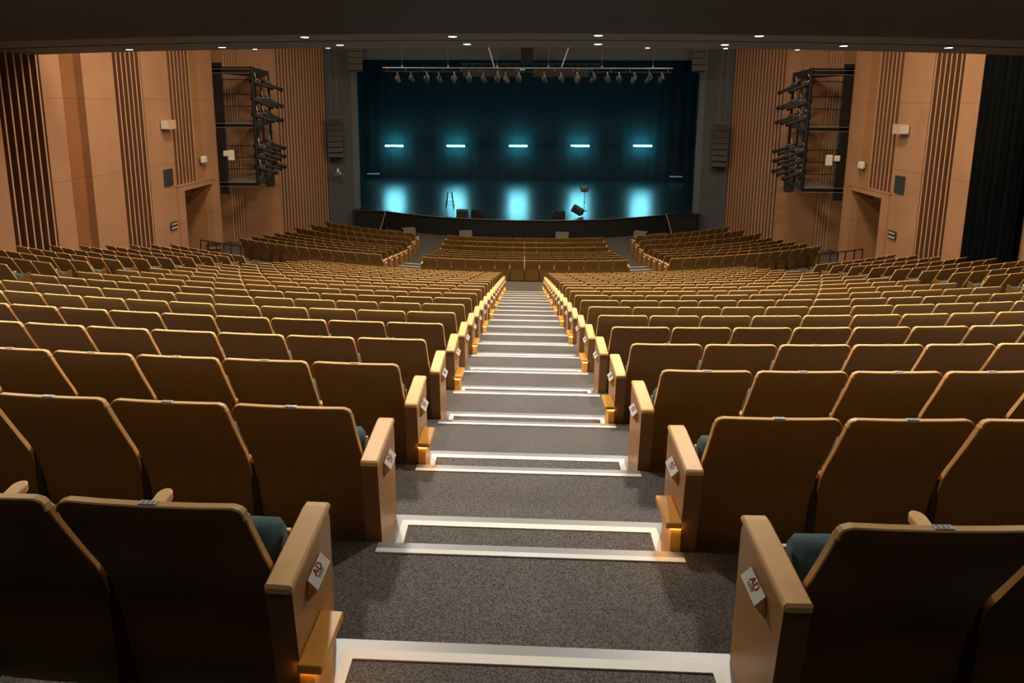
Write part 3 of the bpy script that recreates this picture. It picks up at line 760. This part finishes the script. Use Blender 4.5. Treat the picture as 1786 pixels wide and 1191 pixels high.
e = empty('moving_head', (-10.5, 34.85, CAM_Z-3.9))
mb = MB(); mb.tube((0, 0, 0), (0, 0, .22), .09, M['white'], r2=.05, n=12); mb.build('housing', e)
mb = MB(); mb.box(-.22, .22, -.05, .05, -.16, -.06, M['grey_box']); mb.box(-.25, -.15, .0, .88, -.12, -.08, M['black']); mb.build('bracket', e)
mb = MB(); mb.tube((.13, -.05, -.1), (.16, -.12, -.02), .05, M['white'], n=8); mb.build('lens', e)
tag(e, 'small white projector lamp under the left line array', 'light')

# ------------------------------------------------------------------ lighting galleries (cage with profile spots)
def gallery(s):
    nm = 'left' if s < 0 else 'right'
    e = empty('lighting_gallery', (s*W, 26.55, 0))
    def X(x): return s*x                       # local x measured from the wall plane inwards (negative = into the room)
    z0, z1, zm = CAM_Z-3.62, CAM_Z+1.45, CAM_Z-1.10
    wA, wB, dp = 1.68, .78, 3.9                # front width, far width, depth
    def part(name, boxes, m):
        mb = MB()
        for (x0, x1, y0, y1, a, b) in boxes:
            x0, x1 = sorted((-s*x0, -s*x1)); mb.box(x0, x1, y0, y1, a, b, M[m])
        return mb.build(name, e)
    part('mast', [(.0, .36, 0, .12, z0-.35, z1+.15)], 'black')
    def beam(p, q, r=.05, m='black', name='rail'):
        mb = MB(); mb.tube((-s*p[0], p[1], p[2]), (-s*q[0], q[1], q[2]), r, M[m], n=6); mb.build(name, e)
    # platforms
    for z, nm2 in ((z0, 'lower_platform'), (zm, 'upper_platform'), (z1-.28, 'top_platform')):
        mb = MB(); pts = [(0, 0), (-s*wA, 0), (-s*wB, dp), (0, dp)]
        if s > 0: pts = pts[::-1]
        mb.prism(pts, z, z+.18 if nm2 != 'top_platform' else z+.26, M['black']); 
        if nm2 != 'top_platform': mb.prism([(x*.97, y*.97+.05) for x, y in pts], z+.18, z+.20, M['deck'])
        mb.box(*sorted((0, -s*wA)), -.02, .0, z+.16, z+.18, M['grey_box']); mb.box(*sorted((0, -s*wA)), -.02, .0, z-.01, z+.01, M['grey_box'])
        mb.build(nm2, e)
    for x, y, r in ((wA, .02, .075), ((wA+wB)/2, dp/2, .05), (wB, dp, .06), (.75, 2.4, .06)):
        beam((x, y, z0+.05), (x, y, z1), r, name='post')
    for z in (z0+.75, z0+1.25, z0+1.75, zm+.9, zm+1.4, zm+2.0):
        beam((.36, 0, z), (wA, 0, z), .018)
    for z in (z0+.9, z0+1.6, zm+.6, zm+1.25, zm+1.9):
        beam((wA, 0, z), (wB, dp, z), .025)
    tag(e, f'black steel lighting gallery with two decks fixed beside the {nm} wall pier', 'gallery', 'lighting galleries on the side walls')
    # profile spots clamped to the inner side, aimed at the stage
    lv = [zm+2.0, zm+1.25, zm+.6, z0+1.75, z0+1.35, z0+.85]; k = 0
    names_ = ['top', 'second', 'third', 'fourth', 'fifth', 'lowest']
    for li, z in enumerate(lv):
        for j, t in enumerate((.12, .48, .82)):
            if (li == 0 and j == 1): continue
            x = wA+(wB-wA)*t; y = dp*t
            g = empty('profile_spotlight', (s*W-s*(x+.12), 26.55+y, z))
            dx, dz = .66+.12*random.random(), -.46+.14*random.random(); L_ = .95; d = Vector((-s*dx, .72, dz)).normalized()
            a0 = Vector((0, 0, -.12)); 
            mb = MB(); mb.tube(a0-d*.30, a0+d*.12, .115, M['blackpl'], n=10); mb.build('housing', g)
            mb = MB(); mb.tube(a0+d*.12, a0+d*.62, .075, M['blackpl'], n=10); mb.tube(a0+d*.60, a0+d*.72, .095, M['black'], n=10)
            mb.build('barrel', g)
            mb = MB(); mb.tube((0, 0, .05), (0, 0, -.12), .025, M['silver'], n=6); mb.box(-.13, .13, -.02, .02, -.01, .02, M['grey_box']); mb.tube((.13, 0, 0), (.12, 0, -.16), .015, M['grey_box'], n=5); mb.tube((-.13, 0, 0), (-.12, 0, -.16), .015, M['grey_box'], n=5); mb.build('yoke', g)
            if (li+j) % 3 != 1:
                mb = MB(); mb.tube((0, -.1, -.05), (.05, -.25, .12), .014, M['white'], n=5); mb.tube((.05, -.25, .12), (0, -.2, .3), .014, M['white'], n=5); mb.build('cable', g)
            tag(g, f"black profile spotlight on the {nm} gallery, {names_[li]} tier, {['nearest', 'middle', 'farthest'][j]} of the tier", 'light', f'profile spotlights on the {nm} gallery')
    # white access point and box inside the lower deck
    g = empty('wall_box', (s*(W-.62 if s < 0 else W-.72), 26.5, z0+1.35))
    mb = MB(); mb.bbox(-.13, .13, -.06, .0, -.22, .22, M['white'], .01); mb.build('cover', g); tag(g, f'white rectangular box on the rail of the {nm} gallery', 'box', 'white boxes on the gallery rails')
    g = empty('access_point', (s*(W-.40), 26.5, z0+1.42))
    mb = MB(); mb.bbox(-.12, .12, -.05, .0, -.12, .12, M['white'], .03); mb.build('cover', g); tag(g, f'white rounded access point beside the box on the {nm} gallery', 'box', 'white access points on the galleries')
gallery(-1); gallery(1)

# ------------------------------------------------------------------ things on the side walls
for s in (-1, 1):
    nm = 'left' if s < 0 else 'right'
    def wb(name, y0, y1, d0, d1, th, m, lab, cat, grp, c=.01):
        e = empty(name, (s*W, (y0+y1)/2, CAM_Z-(d0+d1)/2)); hy, hz = (y1-y0)/2, (d1-d0)/2
        mb = MB(); a, b = sorted((0, -s*th)); mb.bbox(a, b, -hy, hy, -hz, hz, M[m], c); mb.build('cover', e); tag(e, lab, cat, grp); return e, hy, hz
    wb('wall_panel', 22.35, 22.95, 2.48, 3.10, .03, 'darkpanel', f'dark grey rectangular acoustic grille on the {nm} wall above the door sign', 'panel', 'grey grilles on the side walls')
    e, hy, hz = wb('door_sign', 22.55, 23.0, 4.47, 4.78, .03, 'darkpanel', f'small dark door sign with pale lettering by the {nm} exit passage', 'sign', 'dark signs by the exits')
    mb = MB()
    for z in (.07, -.08):
        for i in range(5):
            y = -.17+i*.075; a, b = sorted((-s*.031, -s*.034)); mb.box(a, b, y, y+(.045 if (i+int(z > 0)) % 3 else .06), z-.03, z+.03, M['white'])
    mb.build('lettering', e)
    e, hy, hz = wb('wall_speaker', 22.45, 22.95, .68, 1.02, .30, 'beige', f'beige box speaker with white front on the {nm} wall above the grey grille', 'speaker', 'beige wall speakers')
    mb = MB(); a, b = sorted((-s*.02, -s*.28)); mb.box(a, b, -hy-.012, -hy-.001, -hz+.03, hz-.03, M['white']); mb.build('grille', e)
    e, hy, hz = wb('wall_camera', 25.0, 25.35, 2.2, 2.5, .16, 'white', f'small white rounded wall fitting above the {nm} passage', 'camera', 'white fittings above the passages', .05)
    mb = MB(); mb.tube((-s*.1, 0, .06), (-s*.1, -.16, .0), .03, M['black'], n=8); mb.build('lens', e)
    # panel and fittings in the recess
    e = empty('recess_panel', (s*12.75, 30.93, CAM_Z-3.75), s*-.48 if s < 0 else .48*-1)
    e.rotation_euler = (0, 0, s*-.50)
    mb = MB(); mb.bbox(-.19, .19, -.06, -.0, -.42, .42, M['darkpanel'], .008); mb.build('cover', e); tag(e, f'dark grey panel on the bright wall behind the {nm} lighting gallery', 'panel', 'grey panels behind the galleries')
    e = empty('emergency_lamp', (s*14.48, 28.4, CAM_Z-4.4))
    mb = MB(); a, b = sorted((0, -s*.10)); mb.bbox(a, b, -.14, .14, -.14, .14, M['white'], .03); mb.build('housing', e)
    mb = MB(); mb.tube((-s*.06, .14, 0), (-s*.06, .24, 0), .06, M['black'], n=10); mb.build('lamp_head', e)
    tag(e, f'small white emergency lamp in the recess under the {nm} gallery', 'light', 'emergency lamps in the recesses')
    e = empty('alarm_bell', (s*14.48, 28.1, CAM_Z-3.45))
    mb = MB(); mb.tube((0, 0, 0), (-s*.08, 0, 0), .09, M['railm'], n=14); mb.tube((-s*.08, 0, 0), (-s*.10, 0, 0), .03, M['silver'], n=8); mb.build('bell', e)
    tag(e, f'small dark round wall fitting above the emergency lamp, {nm} recess', 'fitting', 'round fittings in the recesses')
    # handrails of the cross aisle
    def rail(name, pts, zt, lab, grp, base, mid=False, stems=None):
        x0, y0 = pts[0]; e = empty(name, (s*x0, y0, base))
        mb = MB()
        for (xa, ya), (xb, yb) in zip(pts, pts[1:]): mb.tube((s*(xa-x0), ya-y0, zt-base), (s*(xb-x0), yb-y0, zt-base), .024, M['railm'], n=8)
        mb.build('top_rail', e)
        if mid:
            mb = MB()
            for (xa, ya), (xb, yb) in zip(pts, pts[1:]): mb.tube((s*(xa-x0), ya-y0, .12), (s*(xb-x0), yb-y0, .12), .018, M['railm'], n=8)
            mb.build('bottom_rail', e)
        for (xa, ya) in (stems or pts):
            mb = MB(); mb.tube((s*(xa-x0), ya-y0, 0), (s*(xa-x0), ya-y0, zt-base), .024, M['railm'], n=8); mb.build('post', e)
        tag(e, lab, 'handrail', grp)
    zt = CAM_Z-5.50; bz = LV(20)
    # along the back edge of the passage, from the wall inwards
    st = [(13.0, 24.3), (12.93, 24.27), (12.45, 24.0), (11.95, 23.75), (11.45, 23.51), (10.93, 23.29)]
    st = [(13.02, 24.27), (12.6, 24.05), (12.15, 23.82), (11.8, 23.66), (11.44, 23.51), (10.93, 23.29)]
    rail('handrail', st, zt, f'long dark brown handrail in the cross aisle leading to the {nm} exit passage', 'long handrails to the exits', bz, stems=st)
    rail('handrail', [(10.55, 23.4), (10.12, 23.2)], CAM_Z-5.62, f'short dark double post rail in the {nm} cross aisle behind the front block', 'short post rails', bz)
    rail('handrail', [(10.72, 23.55), (10.95, 24.2)], CAM_Z-5.62, f'short dark side rail next to the post rail in the {nm} cross aisle', 'short side rails', bz, mid=True)
    rail('handrail', [(9.72, 23.3), (9.3, 23.15)], CAM_Z-5.65, f'short dark rail behind the last row of the {nm} front block', 'short rails behind the front blocks', bz, mid=True)
# black equipment cart by the left passage
e = empty('equipment_cart', (-12.72, 24.7, LV(20)), .3); e.scale = (.62, .7, .8)
for z in (.18, .50, .78):
    mb = MB(); mb.bbox(-.45, .45, -.28, .28, z, z+.05, M['blackpl'], .01); mb.build('shelf', e)
for x in (-.42, .42):
    for y in (-.25, .25):
        mb = MB(); mb.tube((x, y, .05), (x, y, .85), .02, M['black'], n=6); mb.build('post', e)
mb = MB(); mb.box(-.4, .1, -.2, .2, .83, .90, M['darkpanel']); mb.build('case', e)
tag(e, 'low black equipment cart standing in front of the left exit passage', 'cart')
# black curtain on the right wall
mb = MB(); n = 60; vs = []
for i in range(n+1):
    y = 17.0+1.9*i/n; x = W-.20+.07*sin(i*.85)+.03*sin(i*2.1)
    vs += [(x, y, 1.6), (x, y, ZS+1.2)]
for i in range(n, -1, -1):
    y = 17.0+1.9*i/n; vs += [(W-.02, y, 1.6), (W-.02, y, ZS+1.2)]
N2 = 2*(n+1)
mb.add(vs, [(2*i, 2*i+1, (2*i+3) % (2*N2), (2*i+2) % (2*N2)) for i in range(N2-1)], M['curtain'], smooth=True)
tag(mb.build('wall_curtain'), 'tall black pleated curtain hanging at the near end of the right wall', 'curtain')
